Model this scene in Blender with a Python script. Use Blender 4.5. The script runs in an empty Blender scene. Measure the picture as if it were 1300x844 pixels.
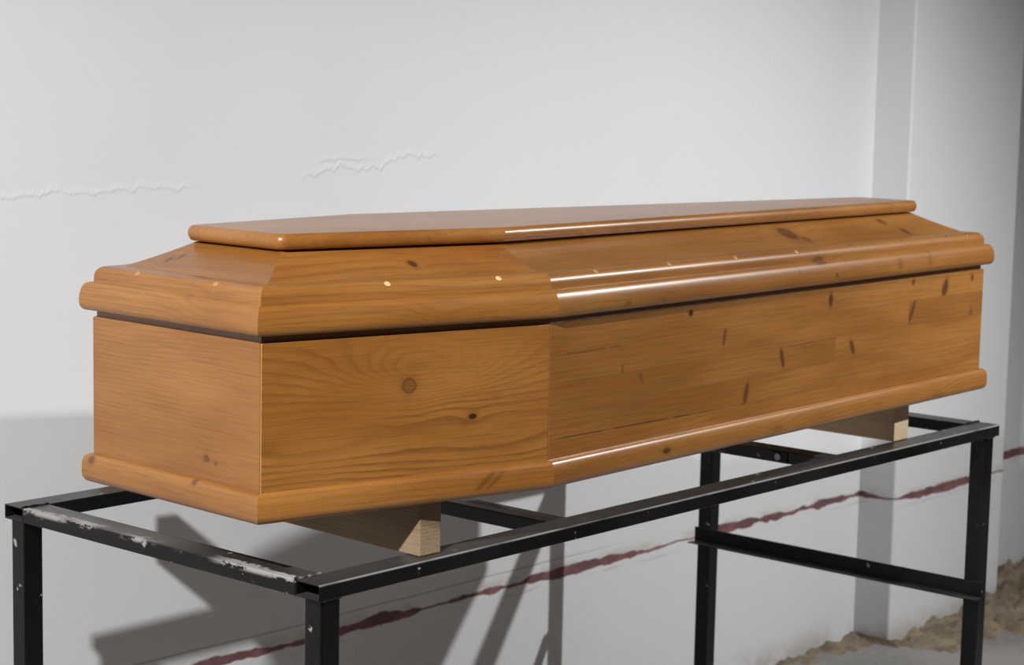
import bpy, bmesh, math, random
from mathutils import Vector, Matrix, noise as mnoise

random.seed(4)
S = bpy.context.scene
COL = S.collection
DZ = 0.155                                   # survey height of the floor

# ------------------------------------------------------------------ camera
cam_d = bpy.data.cameras.new('camera')
cam = bpy.data.objects.new('camera', cam_d)
COL.objects.link(cam)
cR = Vector((0.66001211, -0.7509777, 0.02040876))
cU = Vector((0.07856862, 0.09601793, 0.99227392))
cF = Vector((0.74713519, 0.65330931, -0.12237628))
cam.matrix_world = Matrix(((cR.x, cU.x, -cF.x, -1.73399), (cR.y, cU.y, -cF.y, -3.00715),
                           (cR.z, cU.z, -cF.z, 1.77252 - DZ), (0, 0, 0, 1)))
cam_d.sensor_width = 36.0
cam_d.lens = 36.0 * 2527.18 / 1300.0
cam_d.clip_start = 0.05
cam_d.dof.use_dof = True
cam_d.dof.focus_distance = 2.95
cam_d.dof.aperture_fstop = 9.0
S.camera = cam

# ------------------------------------------------------------------ world and lamps
wd = bpy.data.worlds.new('world')
S.world = wd
wd.use_nodes = True
wd.node_tree.nodes['Background'].inputs[0].default_value = (1.0, 0.90, 0.80, 1)
wd.node_tree.nodes['Background'].inputs[1].default_value = 0.066

def lamp(name, az, el, dist, power, radius, col, aim=None, angle=90):
    d = bpy.data.lights.new(name, 'SPOT' if aim else 'POINT')
    d.energy = power
    d.shadow_soft_size = radius
    d.color = col
    o = bpy.data.objects.new(name, d)
    COL.objects.link(o)
    o.location = (1.0 + math.sin(az) * math.cos(el) * dist, -0.3 - math.cos(az) * math.cos(el) * dist,
                  1.1 + math.sin(el) * dist - DZ)
    if aim:                                   # reflector lamp on a stand
        d.spot_size = math.radians(angle)
        d.spot_blend = 1.0
        o.rotation_euler = (Vector(aim) - o.location).to_track_quat('-Z', 'Y').to_euler()
    return o

lamp('lamp_right', 0.731, 0.459, 3.5, 325, 0.03, (1.0, 0.99, 0.98), (2.0, -0.4, -0.25), 114)
lamp('lamp_left', -1.05, 0.517, 4.48, 800, 0.05, (1.0, 0.985, 0.97), (0.7, -0.6, 0.12), 84)

S.view_settings.view_transform = 'Standard'
S.view_settings.look = 'None'
S.view_settings.gamma = 1.0
S.view_settings.use_curve_mapping = False
S.view_settings.exposure = 0.0


# ------------------------------------------------------------------ node helper
class G:
    def __init__(self, name):
        self.m = bpy.data.materials.new(name)
        self.m.use_nodes = True
        self.t = self.m.node_tree
        self.b = self.t.nodes['Principled BSDF']

    def n(self, kind, **kw):
        nd = self.t.nodes.new(kind)
        for k, v in kw.items():
            setattr(nd, k, v)
        return nd

    def put(self, sock, v):
        if hasattr(v, 'is_output'):
            self.t.links.new(v, sock)
        elif v is not None:
            sock.default_value = v

    def math(self, op, a, b=None, c=None, clamp=False):
        nd = self.n('ShaderNodeMath', operation=op, use_clamp=clamp)
        for i, v in enumerate((a, b, c)):
            if v is not None:
                self.put(nd.inputs[i], v)
        return nd.outputs[0]

    def coords(self):
        tc = self.n('ShaderNodeTexCoord')
        sp = self.n('ShaderNodeSeparateXYZ')
        self.t.links.new(tc.outputs['Object'], sp.inputs[0])
        return tc.outputs['Object'], sp.outputs[0], sp.outputs[1], sp.outputs[2]

    def scaled(self, vec, s, off=None):
        mp = self.n('ShaderNodeMapping')
        self.put(mp.inputs[0], vec)
        mp.inputs['Scale'].default_value = s
        if off is not None:
            self.put(mp.inputs['Location'], off)
        return mp.outputs[0]

    def noise(self, vec, scale=1.0, detail=3.0, rough=0.5, dist=0.0):
        nd = self.n('ShaderNodeTexNoise')
        self.put(nd.inputs['Vector'], vec)
        nd.inputs['Scale'].default_value = scale
        nd.inputs['Detail'].default_value = detail
        nd.inputs['Roughness'].default_value = rough
        nd.inputs['Distortion'].default_value = dist
        return nd.outputs[0]

    def ramp(self, v, lo, hi, a=0.0, b=1.0, smooth=True):
        nd = self.n('ShaderNodeMapRange')
        nd.interpolation_type = 'SMOOTHSTEP' if smooth else 'LINEAR'
        nd.clamp = True
        self.put(nd.inputs[0], v)
        for i, x in enumerate((lo, hi, a, b)):
            self.put(nd.inputs[i + 1], x)
        return nd.outputs[0]

    def mix(self, f, a, b, mode='MIX'):
        nd = self.n('ShaderNodeMix', data_type='RGBA', blend_type=mode)
        self.put(nd.inputs[0], f)
        for s, v in ((nd.inputs[6], a), (nd.inputs[7], b)):
            if isinstance(v, tuple) and len(v) == 3:
                v = (*v, 1)
            self.put(s, v)
        return nd.outputs[2]

    def bump(self, h, strength, dist):
        nd = self.n('ShaderNodeBump')
        nd.inputs['Strength'].default_value = strength
        nd.inputs['Distance'].default_value = dist
        self.put(nd.inputs['Height'], h)
        self.t.links.new(nd.outputs[0], self.b.inputs['Normal'])

    def set(self, **kw):
        for k, v in kw.items():
            s = self.b.inputs[k.replace('_', ' ')]
            if isinstance(v, tuple) and len(v) == 3:
                v = (*v, 1)
            self.put(s, v)
        return self.m


WOOD_L = (0.345, 0.150, 0.033)
WOOD_M = (0.262, 0.102, 0.018)
WOOD_D = (0.125, 0.042, 0.008)


def wood(name, knots=(), ring=0.010, warp=2.6, contrast=0.55, seed=0.0, light=WOOD_L, mid=WOOD_M, dark=WOOD_D,
         gloss=True, vary=0.10, axis='z', marks=(), rub=None):
    """Pine: grain runs along local X, growth rings stack along local Z (or Y); knots = (x, z, rx, rz, ring_push, core, lean)."""
    g = G(name)
    vec, x, y, z = g.coords()
    h = z if axis == 'z' else y
    info = g.n('ShaderNodeObjectInfo')
    rnd = info.outputs['Random']
    off = g.n('ShaderNodeCombineXYZ')
    g.put(off.inputs[0], g.math('MULTIPLY_ADD', rnd, 17.0, seed))
    g.put(off.inputs[1], seed * 1.7)
    g.put(off.inputs[2], g.math('MULTIPLY', rnd, 9.0))
    v1 = g.scaled(vec, (1.6, 3.0, 7.0) if axis == 'z' else (1.6, 7.0, 3.0), off.outputs[0])
    n1 = g.noise(v1, 1.0, 2.0, 0.45)
    field = g.math('MULTIPLY_ADD', g.math('SUBTRACT', n1, 0.5), warp * 2.2, g.math('DIVIDE', h, ring))
    v2 = g.scaled(vec, (14, 30, 60) if axis == 'z' else (14, 60, 30), off.outputs[0])
    n2 = g.noise(v2, 1.0, 2.0, 0.5)
    field = g.math('MULTIPLY_ADD', g.math('SUBTRACT', n2, 0.5), 0.7, field)
    core = None
    halo = None
    for k in knots:
        kx, kz, rx, rz, push, cr, lean = k
        dx = g.math('SUBTRACT', x, kx)
        dz = g.math('SUBTRACT', h, kz)
        if lean:
            dx = g.math('MULTIPLY_ADD', dz, -lean, dx)
        a = g.math('POWER', g.math('DIVIDE', g.math('ABSOLUTE', dx), rx), 2.0)
        b = g.math('POWER', g.math('DIVIDE', g.math('ABSOLUTE', dz), rz), 2.0)
        r2 = g.math('ADD', a, b)
        if push:
            e = g.math('EXPONENT', g.math('MULTIPLY', r2, -0.09))
            field = g.math('MULTIPLY_ADD', e, push, field)
        r2w = g.math('MULTIPLY_ADD', g.math('SUBTRACT', n2, 0.5), 0.9, r2)
        c = g.ramp(r2w, 1.2, 0.55, 0.0, abs(cr))
        if cr < 0:                            # ingrown knot: dark rim round a lighter heart
            c = g.math('MULTIPLY', c, g.ramp(r2w, 0.15, 0.85, 0.45, 1.0))
        core = c if core is None else g.math('MAXIMUM', core, c)
        hh = g.ramp(r2, 4.0, 0.6, 0.0, abs(cr) * 0.45)
        halo = hh if halo is None else g.math('MAXIMUM', halo, hh)
    fr = g.math('FRACT', field)
    late = g.math('MULTIPLY', g.ramp(fr, 0.35, 0.90), g.ramp(fr, 1.0, 0.86))
    amp = g.ramp(g.noise(g.scaled(vec, (2.2, 6, 9), off.outputs[0]), 1.3, 2.0), 0.30, 0.70, 0.10, 1.0)
    late = g.math('MULTIPLY', late, amp)
    fine = g.noise(g.scaled(vec, (9, 260, 420) if axis == 'z' else (9, 420, 260), off.outputs[0]), 1.0, 3.0, 0.6)
    broad = g.noise(g.scaled(vec, (2.5, 5, 11), off.outputs[0]), 1.0, 2.0)
    col = g.mix(g.ramp(broad, 0.3, 0.7), light, mid)
    col = g.mix(g.math('MULTIPLY', late, contrast * 0.7), col, dark)
    col = g.mix(g.ramp(fine, 0.42, 0.76, 0.0, 0.42), col, dark)
    if halo is not None:
        col = g.mix(halo, col, dark)
        col = g.mix(core, col, (0.050, 0.014, 0.005))
    for (x0, x1, zc, wd_, st, slope) in marks:        # fine drying cracks along the grain
        zz = g.math('MULTIPLY_ADD', g.math('SUBTRACT', x, x0), -slope, g.math('SUBTRACT', h, zc))
        zz = g.math('MULTIPLY_ADD', g.math('SUBTRACT', n1, 0.5), 0.004, zz)
        ln = g.ramp(g.math('ABSOLUTE', zz), wd_, wd_ * 0.3)
        gate = g.math('MULTIPLY', g.ramp(x, x0, x0 + 0.02), g.ramp(x, x1, x1 - 0.03))
        brk = g.ramp(g.noise(g.scaled(vec, (16, 1, 1)), 1.0, 2.0), 0.36, 0.5)
        col = g.mix(g.math('MULTIPLY', g.math('MULTIPLY', ln, gate), g.math('MULTIPLY', brk, st)), col, (0.05, 0.016, 0.006))
    if rub is not None:                       # arris sanded back to paler wood
        w0 = g.math('MULTIPLY_ADD', g.math('SUBTRACT', n2, 0.5), 0.002, x)
        e = g.ramp(w0, rub[0], rub[1])
        col = g.mix(g.math('MULTIPLY', e, 0.75), col, (0.62, 0.36, 0.13))
    tone = g.ramp(rnd, 0.0, 1.0, 1.0 - vary, 1.0 + vary, False)
    hs = g.n('ShaderNodeHueSaturation')
    g.put(hs.inputs['Color'], col)
    g.put(hs.inputs['Value'], tone)
    g.bump(g.math('ADD', g.math('MULTIPLY', late, 0.5), fine), 0.10 if gloss else 0.35, 0.0010)
    g.set(Base_Color=hs.outputs[0], Roughness=g.ramp(fine, 0.2, 0.8, 0.30, 0.44) if gloss else 0.85)
    if gloss:
        g.set(Coat_Weight=0.62, Coat_Roughness=0.29)
        g.b.inputs['Specular IOR Level'].default_value = 0.22
    return g.m


def wall_mat(tone=1.0):
    g = G('white_plaster')
    geo = g.n('ShaderNodeNewGeometry')
    sp = g.n('ShaderNodeSeparateXYZ')
    pos = geo.outputs['Position']
    g.put(sp.inputs[0], pos)
    x, z = sp.outputs[0], sp.outputs[2]
    big = g.noise(pos, 0.9, 3.0)
    mid = g.noise(pos, 6.0, 5.0, 0.6)
    fine = g.noise(pos, 55.0, 4.0, 0.6)
    col = g.mix(g.ramp(big, 0.35, 0.7), (0.70, 0.71, 0.73), (0.66, 0.668, 0.685))
    low = g.ramp(z, 0.50, 0.36)
    # smudges and small specks low on the wall
    col = g.mix(1.0, col, (tone, tone, tone), 'MULTIPLY')
    spk = g.math('MULTIPLY', g.ramp(g.noise(g.scaled(pos, (1, 1, 0.5)), 26.0, 3.0), 0.70, 0.78), g.ramp(mid, 0.5, 0.62))
    col = g.mix(g.math('MULTIPLY', spk, 0.35), col, (0.42, 0.40, 0.37))
    # red marking line, ragged
    n1 = g.noise(g.scaled(pos, (2.2, 2.2, 0.2)), 1.0, 3.0)
    n2 = g.noise(g.scaled(pos, (14, 14, 20)), 1.0, 4.0, 0.65)
    z0 = 0.592 - DZ
    dz = g.math('SUBTRACT', z, z0)
    dz = g.math('MULTIPLY_ADD', g.math('SUBTRACT', n1, 0.5), -0.022, dz)
    dzr = g.math('MULTIPLY_ADD', g.math('SUBTRACT', n2, 0.5), 0.020, dz)
    wid = g.ramp(g.noise(g.scaled(pos, (4.3, 4.3, 0.1)), 1.0, 3.0, 0.6), 0.38, 0.62, 0.0008, 0.0125)
    red = g.ramp(g.math('SUBTRACT', g.math('ABSOLUTE', dzr), wid), 0.004, -0.001)
    up = g.math('MULTIPLY', g.ramp(dzr, 0.002, 0.008), g.ramp(dzr, 0.034, 0.014))
    up = g.math('MULTIPLY', up, g.ramp(n2, 0.40, 0.6))
    col = g.mix(g.math('MULTIPLY', up, 0.55), col, (0.50, 0.43, 0.36))
    l2 = g.ramp(g.math('ABSOLUTE', g.math('ADD', dz, -0.036)), 0.0035, 0.001)
    l2 = g.math('MULTIPLY', l2, g.ramp(x, 2.3, 1.9))
    col = g.mix(g.math('MULTIPLY', l2, 0.5), col, (0.30, 0.25, 0.23))
    l3 = g.ramp(g.math('ABSOLUTE', g.math('ADD', dzr, 0.024)), 0.004, 0.001)
    l3 = g.math('MULTIPLY', l3, g.ramp(mid, 0.45, 0.6))
    col = g.mix(g.math('MULTIPLY', l3, 0.4), col, (0.36, 0.31, 0.30))
    rc = g.mix(g.ramp(n2, 0.4, 0.65), (0.10, 0.016, 0.022), (0.20, 0.06, 0.068))
    col = g.mix(g.math('MULTIPLY', red, 0.93), col, rc)
    # skirting grime just above the floor
    gr = g.math('MULTIPLY', g.ramp(z, 0.10, 0.0), g.ramp(mid, 0.40, 0.62))
    col = g.mix(g.math('MULTIPLY', gr, 0.6), col, (0.33, 0.28, 0.22))
    # plaster skim cracks
    hts = g.math('MULTIPLY', fine, 0.06)
    hts = g.math('MULTIPLY_ADD', mid, 0.5, hts)
    n3 = g.noise(g.scaled(pos, (9, 9, 0.5)), 1.0, 5.0, 0.7)
    for (x0, x1, zc, amp_, sl, st) in ((1.06, 1.52, 1.578, 0.11, 0.10, 1.0), (0.28, 0.82, 1.560, 0.07, 0.0, 0.75), (1.10, 1.30, 1.607, 0.04, 0.05, 0.9)):
        zz = g.math('SUBTRACT', z, zc - DZ)
        zz = g.math('MULTIPLY_ADD', g.math('SUBTRACT', x, x0), -sl, zz)
        zz = g.math('MULTIPLY_ADD', g.math('SUBTRACT', n3, 0.5), amp_, zz)
        step = g.ramp(zz, -0.004, 0.003)
        ridge = g.ramp(g.math('ABSOLUTE', zz), 0.016, 0.0)
        gate = g.math('MULTIPLY', g.ramp(x, x0, x0 + 0.06), g.ramp(x, x1, x1 - 0.06))
        gate = g.math('MULTIPLY', gate, ridge)
        hts = g.math('MULTIPLY_ADD', g.math('MULTIPLY', gate, step), 0.55 * st, hts)
    hts = g.math('MULTIPLY_ADD', red, -0.8, hts)
    g.bump(hts, 0.5, 0.004)
    return g.set(Base_Color=col, Roughness=0.75)


def floor_mat():
    g = G('grey_concrete')
    vec, x, y, z = g.coords()
    a = g.noise(vec, 2.5, 4.0)
    b = g.noise(vec, 40.0, 5.0, 0.65)
    col = g.mix(g.ramp(a, 0.35, 0.65), (0.21, 0.205, 0.20), (0.29, 0.28, 0.27))
    col = g.mix(g.ramp(b, 0.45, 0.75, 0.0, 0.5), col, (0.36, 0.33, 0.29))
    g.bump(b, 0.3, 0.004)
    return g.set(Base_Color=col, Roughness=0.85)


def dirt_mat():
    g = G('sandy_dirt')
    vec, x, y, z = g.coords()
    a = g.noise(vec, 14.0, 4.0)
    b = g.noise(vec, 70.0, 5.0, 0.7)
    col = g.mix(g.ramp(a, 0.35, 0.65), (0.21, 0.165, 0.11), (0.34, 0.275, 0.19))
    col = g.mix(g.ramp(b, 0.56, 0.70), col, (0.08, 0.06, 0.04))
    g.bump(b, 0.8, 0.015)
    return g.set(Base_Color=col, Roughness=0.95)


def steel_mat(name, worn=0.0, smear=None, edge=False):
    g = G(name)
    vec, x, y, z = g.coords()
    info = g.n('ShaderNodeObjectInfo')
    off = g.n('ShaderNodeCombineXYZ')
    g.put(off.inputs[0], g.math('MULTIPLY', info.outputs['Random'], 31.0))
    pv = g.scaled(vec, (1, 1, 1), off.outputs[0])
    n = g.noise(pv, 3.0, 3.0)
    m = g.noise(pv, 32.0, 3.0, 0.55)
    s = g.noise(g.scaled(pv, (1, 1, 1)), 85.0, 2.0)
    col = g.mix(g.ramp(n, 0.35, 0.7), (0.002, 0.002, 0.0025), (0.005, 0.0049, 0.0053))
    chip = g.math('MULTIPLY', g.ramp(m, 0.665, 0.70), g.ramp(s, 0.46, 0.56))
    if worn:
        chip = g.math('MAXIMUM', chip, g.math('MULTIPLY', g.ramp(g.noise(g.scaled(pv, (6, 14, 14)), 1.0, 4.0, 0.65), 0.58, 0.66), worn))
    if smear:
        # plaster-coloured scuff along the outer top edge (local X runs along the rail)
        e = g.math('SUBTRACT', y, smear[0])
        e = g.math('MULTIPLY_ADD', g.math('SUBTRACT', g.noise(g.scaled(pv, (16, 34, 34)), 1.0, 5.0, 0.75), 0.5), 0.075, e)
        k = g.ramp(g.math('ABSOLUTE', e), 0.011, 0.006)
        k = g.math('MULTIPLY', k, g.ramp(g.noise(g.scaled(pv, (7, 7, 7)), 1.0, 2.0), 0.36, 0.5))
        k = g.math('MULTIPLY', k, g.ramp(z, -0.009, -0.003))
        chip = g.math('MAXIMUM', chip, k)
        e2 = g.ramp(g.noise(g.scaled(pv, (5, 20, 20)), 1.0, 3.0), 0.45, 0.62, 0.0, 0.5)
        col = g.mix(g.math('MULTIPLY', e2, g.ramp(z, -0.003, -0.0005)), col, (0.10, 0.098, 0.095))
    geo = g.n('ShaderNodeNewGeometry')         # dust, plus light painted into the colour of upward faces
    sn = g.n('ShaderNodeSeparateXYZ')
    g.put(sn.inputs[0], geo.outputs['Normal'])
    dust_light = g.math('MULTIPLY', g.ramp(sn.outputs[2], 0.7, 0.95), g.ramp(n, 0.30, 0.65, 0.35, 0.9))
    col = g.mix(dust_light, col, (0.055, 0.054, 0.052))
    if edge:                                   # highlight painted along the worn front top arris
        ed = g.math('MULTIPLY', g.ramp(y, 0.0030, 0.0008), g.ramp(z, -0.0034, -0.0010))
        ed = g.math('MULTIPLY', ed, g.ramp(g.noise(g.scaled(pv, (8, 8, 8)), 1.0, 3.0), 0.30, 0.55, 0.25, 1.0))
        col = g.mix(ed, col, (0.26, 0.26, 0.27))
    col = g.mix(chip, col, (0.33, 0.32, 0.31))
    g.bump(g.math('MULTIPLY_ADD', m, 0.5, g.math('MULTIPLY', chip, -0.6)), 0.25, 0.001)
    return g.set(Base_Color=col, Roughness=g.math('MULTIPLY_ADD', chip, 0.35, g.ramp(n, 0.3, 0.7, 0.30, 0.46)), Specular_IOR_Level=0.30)


def plain(name, col, rough, metal=0.0):
    g = G(name)
    vec, x, y, z = g.coords()
    a = g.noise(vec, 60.0, 3.0)
    c = g.mix(g.ramp(a, 0.3, 0.7), tuple(v * 0.85 for v in col), col)
    return g.set(Base_Color=c, Roughness=rough, Metallic=metal)


# ------------------------------------------------------------------ mesh helpers
def mesh_obj(name, bm, mat, parent=None, loc=None, rot=None, smooth=False, bevel=0.0, seg=2):
    bmesh.ops.recalc_face_normals(bm, faces=bm.faces)
    me = bpy.data.meshes.new(name)
    bm.to_mesh(me)
    bm.free()
    o = bpy.data.objects.new(name, me)
    COL.objects.link(o)
    me.materials.append(mat)
    if parent:
        o.parent = parent
    if loc is not None:
        o.location = loc
    if rot is not None:
        o.rotation_euler = rot
    if smooth:
        for p in me.polygons:
            p.use_smooth = True
        me.set_sharp_from_angle(angle=math.radians(38))
    if bevel:
        md = o.modifiers.new('edge', 'BEVEL')
        md.width = bevel
        md.segments = seg
        md.limit_method = 'ANGLE'
        md.angle_limit = math.radians(35)
    return o


def tag(o, label, cat=None, kind=None, group=None):
    o['label'] = label
    if cat:
        o['category'] = cat
    if kind:
        o['kind'] = kind
    if group:
        o['group'] = group
    return o


def box_bm(x0, x1, y0, y1, z0, z1, bm=None):
    bm = bm or bmesh.new()
    v = [bm.verts.new(p) for p in ((x0, y0, z0), (x1, y0, z0), (x1, y1, z0), (x0, y1, z0),
                                   (x0, y0, z1), (x1, y0, z1), (x1, y1, z1), (x0, y1, z1))]
    for f in ((0, 3, 2, 1), (4, 5, 6, 7), (0, 1, 5, 4), (1, 2, 6, 5), (2, 3, 7, 6), (3, 0, 4, 7)):
        bm.faces.new([v[i] for i in f])
    return bm


def prism_bm(plan, z0, z1):
    bm = bmesh.new()
    b = [bm.verts.new((p[0], p[1], z0)) for p in plan]
    t = [bm.verts.new((p[0], p[1], z1)) for p in plan]
    n = len(plan)
    bm.faces.new(b[::-1])
    bm.faces.new(t)
    for i in range(n):
        bm.faces.new((b[i], b[(i + 1) % n], t[(i + 1) % n], t[i]))
    return bm


def tube_bm(L, w, h, t):
    """hollow rectangular tube along X with open ends; top at z = 0, front side at y = 0"""
    bm = bmesh.new()
    rings = []
    for (x, o) in ((0, 0), (L, 0), (L, t), (0, t)):
        rings.append([bm.verts.new(p) for p in ((x, o, -h + o), (x, w - o, -h + o), (x, w - o, -o), (x, o, -o))])
    for a in range(4):
        r, q = rings[a], rings[(a + 1) % 4]
        for i in range(4):
            bm.faces.new((r[i], r[(i + 1) % 4], q[(i + 1) % 4], q[i]))
    return bm


# ------------------------------------------------------------------ room
M_wall = wall_mat()
WY = 0.041
PX0, PX1, PY = 3.335, 4.005, -0.08
o = mesh_obj('wall_back', box_bm(-3.5, PX0 + 0.3, WY, WY + 0.2, -0.05, 3.2), M_wall)
tag(o, 'white plastered wall with a ragged red marking line low down', kind='structure')
o = mesh_obj('wall_pilaster', box_bm(PX0, PX1, PY, WY + 0.01, -0.05, 3.2), M_wall, bevel=0.006)
tag(o, 'white plastered pilaster standing out from the wall', kind='structure')
o = mesh_obj('wall_right', box_bm(PX0 + 0.3, 7.0, WY, WY + 0.2, -0.05, 3.2), wall_mat(0.95))  # same plaster, toned slightly darker overall
tag(o, 'plastered wall bay beyond the pilaster in a slightly darker tone', kind='structure')
o = mesh_obj('floor', box_bm(-3.5, 7.0, -6.5, WY + 0.2, -0.12, 0.0), floor_mat())
tag(o, 'bare grey concrete floor', kind='structure')

# sandy dirt swept up against the wall foot
def dirt_height(x, y):
    yb = PY if PX0 - 0.01 < x < PX1 + 0.01 else WY          # wall face behind
    dist = yb - y
    n = mnoise.noise(Vector((x * 5, y * 5, 0.3))) * 0.5 + mnoise.noise(Vector((x * 17, y * 17, 1.7))) * 0.28
    n += mnoise.noise(Vector((x * 38, y * 38, 3.7))) * 0.45
    if x < PX0:
        top = 0.008 + 0.010 * max(0, (x - 2.9) / 0.4)
        wdt = 0.10
        top *= min(1, max(0, (x - 2.75) / 0.25))
    else:
        k = min(1, (x - PX0) / 0.55)
        top = 0.010 + 0.046 * k
        wdt = 0.20 + 0.10 * k
    t = max(0.0, 1 - dist / (wdt * (1 + 0.35 * n)))
    t = t * t * (3 - 2 * t)
    return t * top * (1.0 + 1.0 * n) + n * 0.016 * min(1, t * 4) - 0.004

bm = bmesh.new()
nx, ny = 300, 60
X0, X1, Y0, Y1 = 2.70, 5.6, -0.50, WY + 0.02
gr = [[None] * (ny + 1) for _ in range(nx + 1)]
for i in range(nx + 1):
    for j in range(ny + 1):
        x = X0 + (X1 - X0) * i / nx
        yb = PY - 0.001 if PX0 - 0.012 < x < PX1 + 0.012 else WY - 0.001
        y = Y0 + (yb - Y0) * j / ny
        gr[i][j] = bm.verts.new((x, y, dirt_height(x, y)))
for i in range(nx):
    for j in range(ny):
        bm.faces.new((gr[i][j], gr[i + 1][j], gr[i + 1][j + 1], gr[i][j + 1]))
M_dirt = dirt_mat()
o = mesh_obj('dirt_heap', bm, M_dirt, smooth=True)
tag(o, 'sandy brown dirt heaped along the foot of the white wall', 'dirt', kind='stuff')

# ------------------------------------------------------------------ steel stand
TX0, TX1, TY0, TY1 = 0.1312, 2.1151, -1.0306, -0.2801
TZ = 1.0785 - DZ
RW, RH = 0.050, 0.024
M_st = steel_mat('black_paint')
M_st2 = steel_mat('black_paint_scuffed', 0.5, smear=(0.044,))
M_st3 = steel_mat('black_paint_worn', 0.55)
M_bare = plain('bare_steel', (0.42, 0.40, 0.37), 0.5, 0.3)

stand = bpy.data.objects.new('steel_stand', None)
COL.objects.link(stand)
stand.location = (TX0, TY0, 0)
tag(stand, 'black painted steel frame stand with chipped paint carrying the wooden coffin', 'stand')
LX, LY = TX1 - TX0, TY1 - TY0
# long rails run through with open tube ends
mesh_obj('long_rail', tube_bm(LX, RW, RH, 0.0025), steel_mat('black_paint_rubbed_lit_edge', edge=True), stand, (0, 0, TZ), bevel=0.0018)
mesh_obj('long_rail', tube_bm(LX, RW, RH, 0.0025), M_st, stand, (0, LY - RW, TZ), bevel=0.0012)
# end rails butt between them (local X along the rail)
def cross(name, x, mat, z=TZ, w=RW):
    # rotated +90 deg: local +Y points to world -X
    return mesh_obj(name, box_bm(0, LY - 2 * RW, 0, w, -RH, 0), mat, stand, (x + w, RW, z), (0, 0, math.pi / 2), bevel=0.0015)
tag(cross('end_rail', 0.0, M_st2), 'end rail with pale plaster scuffs along its top edge')
cross('end_rail', LX - RW, M_st)
cross('crossbar', 0.55, M_st3, TZ - 0.002)
cb = cross('crossbar', 1.375, M_st3, TZ - 0.002)
# small bolted plate on the second crossbar, on its left flank
pl = mesh_obj('bracket_plate', box_bm(0.085, 0.125, RW, RW + 0.003, -RH + 0.001, -0.002), M_st3, cb, (0, 0, 0), bevel=0.0008)
bmn = bmesh.new()
bmesh.ops.create_cone(bmn, cap_ends=True, segments=6, radius1=0.007, radius2=0.007, depth=0.004,
                      matrix=Matrix.Translation((0.105, RW + 0.005, -0.0115)) @ Matrix.Rotation(math.pi / 2, 4, 'X'))
mesh_obj('bolt', bmn, M_bare, cb, (0, 0, 0))
# legs
LW = 0.036
def leg(x, y):
    return mesh_obj('leg', box_bm(0, LW, 0, LW, 0.004, TZ - RH), M_st, stand, (x, y, 0), bevel=0.003)
def foot_plate(lg):
    mesh_obj('foot_plate', box_bm(-0.012, LW + 0.012, -0.012, LW + 0.012, 0, 0.004), M_st, lg)
for lx in (0.010, LX - LW - 0.012):
    for ly in (0.006, LY - LW - 0.004):
        foot_plate(leg(lx, ly))
# lower end braces in angle iron
BZ = 0.7423 - DZ
def brace(x, side):
    bm = bmesh.new()
    prof = ((0, 0), (0.003, 0), (0.003, -0.033), (0.030, -0.033), (0.030, -0.036), (0, -0.036))
    ra = [bm.verts.new((side * p[0], -0.004, p[1])) for p in prof]
    rb = [bm.verts.new((side * p[0], LY + 0.002, p[1])) for p in prof]
    bm.faces.new(ra)
    bm.faces.new(rb[::-1])
    for i in range(6):
        j = (i + 1) % 6
        bm.faces.new((ra[i], ra[j], rb[j], rb[i]))
    return mesh_obj('end_brace', bm, M_st, stand, (x, 0, BZ), bevel=0.0008)
brace(LX - LW - 0.0125, -1)
brace(0.010 + LW + 0.0005, 1)
# weld seams at the corners
def weld(x, y, z, L, rot):
    bm = bmesh.new()
    r = []
    for i in range(9):
        rr = 0.0032 + 0.001 * math.sin(i * 2.3)
        r.append([bm.verts.new((L * i / 8, rr * math.cos(a), rr * math.sin(a))) for a in [k * math.pi / 3 for k in range(6)]])
    for i in range(8):
        for k in range(6):
            bm.faces.new((r[i][k], r[i][(k + 1) % 6], r[i + 1][(k + 1) % 6], r[i + 1][k]))
    bm.faces.new(r[0][::-1])
    bm.faces.new(r[-1])
    mesh_obj('weld_seam', bm, M_st3, stand, (x, y, z), rot, smooth=True)
weld(0.010, 0.005, TZ - RH, 0.036, (0, 0, 0))
weld(LX - LW - 0.012, 0.005, TZ - RH, 0.036, (0, 0, 0))
weld(0.000, RW, TZ + 0.0005, 0.05, (0, 0, 0))
weld(0.000, LY - RW, TZ + 0.0005, 0.05, (0, 0, 0))
weld(LX - RW, RW, TZ + 0.0005, 0.05, (0, 0, 0))

# ------------------------------------------------------------------ timber bearers under the coffin
ZC = 1.1635 - DZ
M_rough = wood('rough_sawn_timber', ring=0.006, warp=1.2, contrast=0.5, light=(0.36, 0.26, 0.16), mid=(0.28, 0.195, 0.11),
               dark=(0.12, 0.075, 0.04), gloss=False, vary=0.12)
M_pale = wood('pale_sawn_timber', ring=0.007, warp=1.0, contrast=0.35, light=(0.66, 0.52, 0.35), mid=(0.60, 0.45, 0.28),
              dark=(0.34, 0.22, 0.12), gloss=False, vary=0.05, seed=4)
def bearer(x0, x1, y0, y1, mat, label, turn=0.0):
    bm = box_bm(0, y1 - y0, 0, x1 - x0, 0, ZC - TZ - 0.001)
    ob = mesh_obj('timber_bearer', bm, mat, None, (x1, y0, TZ + 0.0005), (0, 0, math.pi / 2 - turn), bevel=0.002)
    return tag(ob, label, 'timber', group='bearers under the coffin')
bearer(0.352, 0.396, -1.012, -0.190, M_rough, 'rough timber bearer under the wide shoulder half of the coffin, nearer the head', math.radians(2.5))
bearer(1.752, 1.808, -0.986, TY1 + 0.04, M_pale, 'pale sawn timber bearer under the narrow foot end of the coffin')

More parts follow.
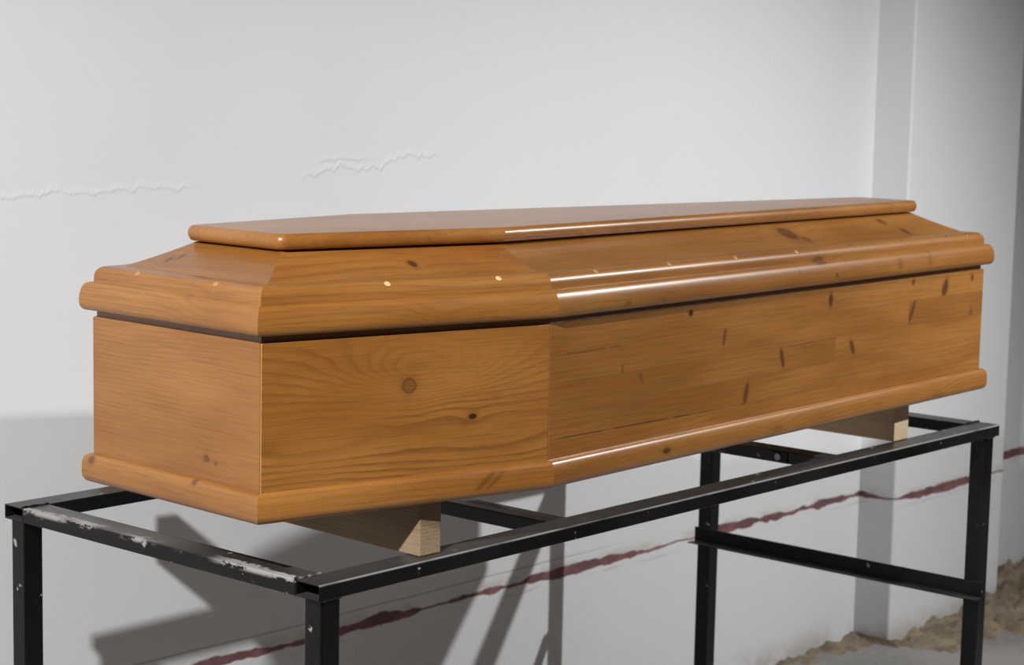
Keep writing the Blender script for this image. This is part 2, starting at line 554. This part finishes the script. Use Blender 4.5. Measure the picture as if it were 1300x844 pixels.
# ------------------------------------------------------------------ coffin
HH, HS, HF, XS, LN = 0.1993, 0.2873, 0.1718, 0.4929, 1.95
PSI = -0.0429
coffin = bpy.data.objects.new('coffin', None)
COL.objects.link(coffin)
coffin.location = (0.0858, -0.7664, ZC)
coffin.rotation_euler = (0, 0, PSI)
tag(coffin, 'varnished pine coffin with rounded mouldings and raised lid resting on two bearers', 'coffin')

BASE = [(0, -HH), (XS, -HS), (LN, -HF), (LN, HF), (XS, HS), (0, HH)]     # counter-clockwise plan

def hexa(m):
    n = len(BASE)
    lines = []
    for i in range(n):
        a, b = Vector(BASE[i]), Vector(BASE[(i + 1) % n])
        d = (b - a).normalized()
        lines.append((a + Vector((d.y, -d.x)) * m, d))
    out = []
    for i in range(n):
        (p, d), (q, e) = lines[i - 1], lines[i]
        t = ((q - p).x * e.y - (q - p).y * e.x) / (d.x * e.y - d.y * e.x)
        out.append(p + d * t)
    return out

H0 = hexa(0)
def frame(i):
    a, b = H0[i], H0[(i + 1) % 6]
    d = b - a
    return a, math.atan2(d.y, d.x), d.length
def to_local(i, p):
    a, ang, L = frame(i)
    c, s = math.cos(-ang), math.sin(-ang)
    q = p - a
    return Vector((c * q.x - s * q.y, s * q.x + c * q.y))

zb, zt = 1.2071 - 1.1635, 1.4165 - 1.1635             # body between the mouldings (above the coffin underside)
z1, z2, z3, z4, zp = (v - 1.1635 for v in (1.4264, 1.4683, 1.4925, 1.5315, 1.5563))
NAMES = ['side_panel', 'side_panel', 'foot_panel', 'side_panel', 'side_panel', 'head_panel']
zoff = 1.1635 - 0.17                                  # survey height used for the knot list

def K(x, zs, rx, rz, push=0.0, core=0.8, lean=0.0, z0=0.0):
    return (x, zs - zoff - z0, rx, rz, push, core, lean)

M_body = wood('pine_body', vary=0.05)
M_hs = wood('pine_shoulder_side', [K(0.245, 1.170, 0.013, 0.012, 1.6, -0.62), K(0.275, 1.196, 0.042, 0.012, 7.0, 0.0), K(0.40, 1.065, 0.07, 0.012, 2.4, 0.0), K(0.06, 1.085, 0.06, 0.010, 2.4, 0.0), K(0.358, 1.116, 0.0075, 0.0045, 0.5, 1.0), K(0.40, 1.142, 0.007, 0.004, 0.2, 0.12)],
            ring=0.016, warp=2.2, contrast=0.80, vary=0.02, seed=2.3, rub=(0.0030, 0.0012))
M_head = wood('pine_head_end', [K(0.279, 1.069, 0.007, 0.006, 2.4, 0.55), K(0.30, 1.064, 0.004, 0.004, 0, 0.4), K(0.05, 1.225, 0.05, 0.02, 2.0, 0.0)],
              ring=0.0075, warp=1.7, contrast=0.45, vary=0.02, seed=7.1)
boards = [  # z0, z1, x0, x1, knots, marks
    (0.0, 0.024, 0.0, 1.462, [], []),
    (0.024, 0.072, 0.0, 1.462, [K(0.557, 1.079, 0.007, 0.020, 1.0, 0.62, 0.25)], [(0.0, 0.46, 1.066 - zoff, 0.0016, 0.8, -0.006), (0.62, 1.46, 1.0605 - zoff, 0.0013, 0.7, -0.006)]),
    (0.072, 0.116, 0.0, 0.86, [K(0.673, 1.132, 0.006, 0.017, 0.8, 0.66, -0.30), K(0.24, 1.14, 0.004, 0.010, 0.6, 0.3, -0.3)], [(0.62, 0.80, 1.1505 - zoff, 0.0010, 0.7, 0.0)]),
    (0.072, 0.116, 0.86, 1.462, [K(0.923, 1.130, 0.008, 0.014, 0.8, 0.66, -0.45)], []),
    (0.116, 0.164, 0.0, 1.14, [K(0.483, 1.187, 0.005, 0.016, 0.8, 0.5, 0.2), K(0.188, 1.157, 0.004, 0.009, 0.5, 0.3)], [(0.0, 0.20, 1.197 - zoff, 0.003, 0.4, 0.0)]),
    (0.116, 0.164, 1.14, 1.462, [K(1.155, 1.180, 0.008, 0.022, 0.8, 0.55, 0.5), K(1.41, 1.15, 0.008, 0.02, 0.5, 0.35)], []),
    (0.164, 0.2094, 0.0, 1.462, [K(0.378, 1.235, 0.006, 0.006, 0.8, 0.95), K(0.837, 1.224, 0.007, 0.012, 0.8, 0.85), K(1.155, 1.238, 0.006, 0.006, 0.4, 0.6), K(1.291, 1.218, 0.011, 0.017, 0.8, 0.75, 0.3), K(1.41, 1.232, 0.006, 0.007, 0.4, 0.7)], []),
]
TH = 0.022
outer, inner = hexa(0.0), hexa(-TH)
for i in range(6):
    a, ang, L = frame(i)
    j = (i + 1) % 6
    if i in (1, 3):                                   # glued-up boards on the long tapering sides
        core_o = hexa(-0.004)
        plan = [to_local(i, p) for p in (core_o[i], core_o[j], inner[j], inner[i])]
        side = mesh_obj('side_panel', prism_bm(plan, zb - 0.02, zt + 0.0), M_body, coffin, (a.x, a.y, 0), (0, 0, ang))
        for (bz0, bz1, bx0, bx1, kn, mk) in boards:
            rev = i == 3
            def lp(p):
                return to_local(i, p)
            s0, e0 = lp(outer[i]), lp(outer[j])
            s1, e1 = lp(core_o[i]), lp(core_o[j])
            def at(xf, lo, hi):
                return lo + (hi - lo) * xf
            f0, f1 = bx0 / 1.462, min(1.0, bx1 / 1.462)
            g = 0.00012
            pa = Vector((at(f0, s0.x, e0.x) + (g if f0 > 0 else 0), 0))
            pb = Vector((at(f1, s0.x, e0.x) - (g if f1 < 1 else 0), 0))
            pc = Vector((at(f1, s1.x, e1.x) - (g if f1 < 1 else 0), 0.004))
            pd = Vector((at(f0, s1.x, e1.x) + (g if f0 > 0 else 0), 0.004))
            m = wood('pine_board', kn, ring=0.011, warp=1.6, contrast=0.34, vary=0.06, seed=bz0 * 60 + bx0 * 3, marks=mk)
            mesh_obj('board', prism_bm([pa, pb, pc, pd], zb + bz0 + (g if bz0 > 0 else 0), zb + bz1 - g), m, side, bevel=0.0002, seg=1)
    else:
        plan = [to_local(i, p) for p in (outer[i], outer[j], inner[j], inner[i])]
        m = M_hs if i in (0, 4) else M_head if i == 5 else M_body
        mesh_obj(NAMES[i], prism_bm(plan, zb - 0.02, zt), m, coffin, (a.x, a.y, 0), (0, 0, ang), bevel=0.002)

bp = hexa(-0.024)
mesh_obj('bottom_board', prism_bm(bp, 0.004, 0.022), M_body, coffin)


def sweep(name, prof, mat_of, parent, smooth=True, zlift=0.0):
    """closed moulding profile (offset, height) swept along each side and mitred at the corners"""
    rings = [hexa(m) for m, z in prof]
    out = []
    for i in range(6):
        a, ang, L = frame(i)
        j = (i + 1) % 6
        bm = bmesh.new()
        A, B = [], []
        for (m, z), r in zip(prof, rings):
            p, q = to_local(i, r[i]), to_local(i, r[j])
            A.append(bm.verts.new((p.x, p.y, z)))
            B.append(bm.verts.new((q.x, q.y, z)))
        n = len(prof)
        for k in range(n):
            l = (k + 1) % n
            bm.faces.new((A[k], A[l], B[l], B[k]))
        bm.faces.new(A[::-1])
        bm.faces.new(B)
        out.append(mesh_obj(name, bm, mat_of(i), parent, (a.x, a.y, zlift), (0, 0, ang), smooth=smooth))
    return out


def arc(cx, cz, rx, rz, a0, a1, n):
    return [(cx + rx * math.cos(math.radians(a0 + (a1 - a0) * k / n)), cz + rz * math.sin(math.radians(a0 + (a1 - a0) * k / n))) for k in range(n + 1)]

MB = 0.0135
base_prof = [(-0.0235, 0.0), (MB - 0.010, 0.0)] + arc(MB - 0.0105, 0.014, 0.0105, 0.014, -75, -4, 6) + \
    arc(MB - 0.0070, zb - 0.020, 0.0070, 0.0185, 0, 78, 8) + [(0.0052, zb - 0.0006), (0.0006, zb - 0.0002), (0.0004, zb - 0.018), (-0.0235, zb - 0.018)]
Mb = [wood('pine_base_moulding_a', [K(0.376, 1.020, 0.008, 0.014, 0, 0.35, 1.2), K(0.395, 1.020, 0.006, 0.013, 0, 0.3, 1.2)], ring=0.010, warp=2.2, contrast=0.4, vary=0.03, seed=1.0),
      wood('pine_base_moulding_b', [K(0.300, 1.014, 0.011, 0.005, 2.8, 0.75), K(0.643, 1.008, 0.02, 0.008, 2.0, 0.2), K(0.075, 1.02, 0.02, 0.006, 2.0, 0.1), K(1.25, 1.005, 0.03, 0.008, 2.0, 0.12)], ring=0.008, warp=2.6, contrast=0.45, vary=0.03, seed=5.0),
      wood('pine_base_moulding_c', [K(0.264, 1.033, 0.006, 0.004, 0.8, 0.6), K(0.012, 1.03, 0.008, 0.007, 0.4, 0.55)], ring=0.011, warp=1.2, contrast=0.3, vary=0.03, seed=9.0)]
sweep('base_moulding', base_prof, lambda i: Mb[0] if i in (0, 4) else Mb[1] if i in (1, 3) else Mb[2], coffin)

# ---- lid: core board with rim moulding, coved slope and top plate
lid = mesh_obj('lid', prism_bm(hexa(-0.005), zt + 0.0002, z1 + 0.004), M_body, coffin)
tag(lid, 'raised lid with rim moulding, sloping sides and flat top plate')
ML = 0.0155
rim_prof = [(-0.060, z1 + 0.0042), (-0.0045, z1 + 0.0042), (-0.0045, z1), (ML - 0.009, z1)] + arc(ML - 0.009, z1 + 0.012, 0.009, 0.012, -80, -8, 6) + \
    arc(ML - 0.0105, z2 - 0.027, 0.0105, 0.0266, 0, 76, 10) + [(ML - 0.0095, z2), (0.0012, z2 - 0.0004), (-0.0012, z2 - 0.0016), (-0.0018, z2 + 0.0052)] + \
    arc(-0.0155, z2 + 0.008, 0.0138, z3 - z2 - 0.008, 5, 88, 7) + [(-0.040, z3 + 0.0004), (-0.060, z3 - 0.004)]
Mr = [wood('pine_rim_a', [K(0.30, 1.272, 0.02, 0.010, 2.4, 0.0), K(0.42, 1.270, 0.02, 0.012, 2.0, 0.0)], ring=0.010, warp=2.6, contrast=0.5, vary=0.03, seed=3.0),
      wood('pine_rim_b', [K(0.178, 1.266, 0.008, 0.005, 1.2, 0.35), K(0.276, 1.266, 0.006, 0.004, 0.8, 0.3), K(0.786, 1.300, 0.020, 0.008, 1.0, 0.5, 0.5), K(0.83, 1.272, 0.004, 0.004, 0.5, 0.55), K(0.70, 1.285, 0.004, 0.003, 0.4, 0.4), K(1.07, 1.280, 0.010, 0.012, 1.0, 0.25), K(1.194, 1.285, 0.008, 0.014, 0.6, 0.2)],
           ring=0.012, warp=2.0, contrast=0.3, vary=0.03, seed=6.0),
      wood('pine_rim_c', [K(0.30, 1.285, 0.02, 0.008, 2.0, 0.0)], ring=0.010, warp=2.0, contrast=0.4, vary=0.03, seed=8.0)]
sweep('rim_moulding', rim_prof, lambda i: Mr[0] if i in (0, 4) else Mr[1] if i in (1, 3) else Mr[2], lid)

# coved slope
s0, s1 = -0.034, -0.1185
slope_prof = [(s0, z3 - 0.001)]
for k in range(1, 9):
    t = k / 8
    slope_prof.append((s0 + (s1 - s0) * t, z3 + (z4 - z3) * (0.82 * t + 0.18 * t * t)))
slope_prof += [(s1 - 0.02, z4), (s1 - 0.02, z3 - 0.001)]
Ms = [wood('pine_slope_a', [K(0.266 + 0.03, 1.339, 0.007, 0.004, 0.5, 0.8)], ring=0.010, warp=1.8, contrast=0.45, vary=0.03, seed=11.0, mid=(0.25, 0.085, 0.015)),
      wood('pine_slope_b', [K(0.781 + 0.03, 1.343, 0.024, 0.010, 0.8, 0.65), K(0.84, 1.333, 0.012, 0.005, 0.5, 0.4), K(1.219, 1.332, 0.010, 0.005, 0.6, 0.6), K(1.19, 1.35, 0.012, 0.005, 0.6, 0.5)], ring=0.012, warp=1.6, contrast=0.35, vary=0.03, seed=12.0),
      wood('pine_slope_c', [K(0.10, 1.336, 0.006, 0.004, 0.5, 0.6), K(0.115, 1.342, 0.005, 0.004, 0.5, 0.6)], ring=0.012, warp=1.4, contrast=0.3, vary=0.03, seed=13.0)]
sweep('sloped_panel', slope_prof, lambda i: Ms[0] if i in (0, 4) else Ms[1] if i in (1, 3) else Ms[2], lid)

# top plate: bullnose edge, rounded corners
D = 0.1040
CR = 0.020
def rounded(inset):
    pts = hexa(-(D + CR))
    out = []
    for i in range(6):
        p0, p, p1 = pts[i - 1], pts[i], pts[(i + 1) % 6]
        d0, d1 = (p - p0).normalized(), (p1 - p).normalized()
        a0 = math.atan2(-d0.x, d0.y)
        a1 = math.atan2(-d1.x, d1.y)
        while a1 < a0 - 1e-6:
            a1 += 2 * math.pi
        for k in range(7):
            a = a0 + (a1 - a0) * k / 6
            out.append(p + Vector((math.cos(a), math.sin(a))) * (CR - inset))
    return out
pt, pb_ = zp, z4 + 0.0015
mid_z, hz = (pt + pb_) / 2, (pt - pb_) / 2
prof = [(0.012, pb_)] + [(0.009 * (1 - math.cos(math.radians(a))) + 0.0, mid_z + hz * math.sin(math.radians(a))) for a in range(-80, 81, 20)] + [(0.014, pt)]
bm = bmesh.new()
R_ = [[bm.verts.new((p.x, p.y, z)) for p in rounded(e)] for e, z in prof]
nn = len(R_[0])
for k in range(len(R_) - 1):
    for i in range(nn):
        bm.faces.new((R_[k][i], R_[k][(i + 1) % nn], R_[k + 1][(i + 1) % nn], R_[k + 1][i]))
bm.faces.new(R_[0][::-1])
bm.faces.new(R_[-1])
M_top = wood('pine_top_plate', [(0.70, -0.12, 0.02, 0.01, 2.0, 0.3, 0), (0.35, 0.03, 0.02, 0.01, 2.0, 0.3, 0), (0.62, -0.190, 0.008, 0.008, 0.5, 0.7, 0)], ring=0.016, warp=2.2,
             contrast=0.32, vary=0.02, seed=15.0, axis='y')
mesh_obj('top_plate', bm, M_top, lid, smooth=True)

# pale filler plugs over the screws along the rim
M_plug = plain('pale_wood_filler', (0.78, 0.52, 0.25), 0.5)
M_plugm = plain('honey_wood_filler', (0.47, 0.235, 0.075), 0.5)
M_plugd = plain('dark_wood_filler', (0.20, 0.085, 0.025), 0.5)
def plug(i, x, m, mat):
    a, ang, L = frame(i)
    bm = bmesh.new()
    bmesh.ops.create_uvsphere(bm, u_segments=10, v_segments=6, radius=1.0)
    ang_n = math.atan2
    for v in bm.verts:
        v.co = Vector((v.co.x * 0.0054, v.co.y * 0.0048, v.co.z * 0.0012))
    th = math.radians(42)
    o = mesh_obj('filler_plug', bm, mat, lid, None, None, smooth=True)
    p = Vector((x, -m))
    c, s = math.cos(ang), math.sin(ang)
    o.location = (a.x + c * p.x - s * p.y, a.y + s * p.x + c * p.y, z2 + 0.008 + (z3 - z2 - 0.008) * 0.80)
    o.rotation_euler = (th, 0, ang)
    return o
for i, xs in ((5, (0.093, 0.278)), (0, (0.198, 0.394)), (1, (0.108, 0.309, 0.508, 0.708))):
    for x in xs:
        plug(i, x + 0.012, -0.0072, M_plug if i == 0 else M_plugm)
for x in (0.907, 1.105, 1.293, 1.38):
    plug(1, x + 0.012, -0.0072, M_plugd)
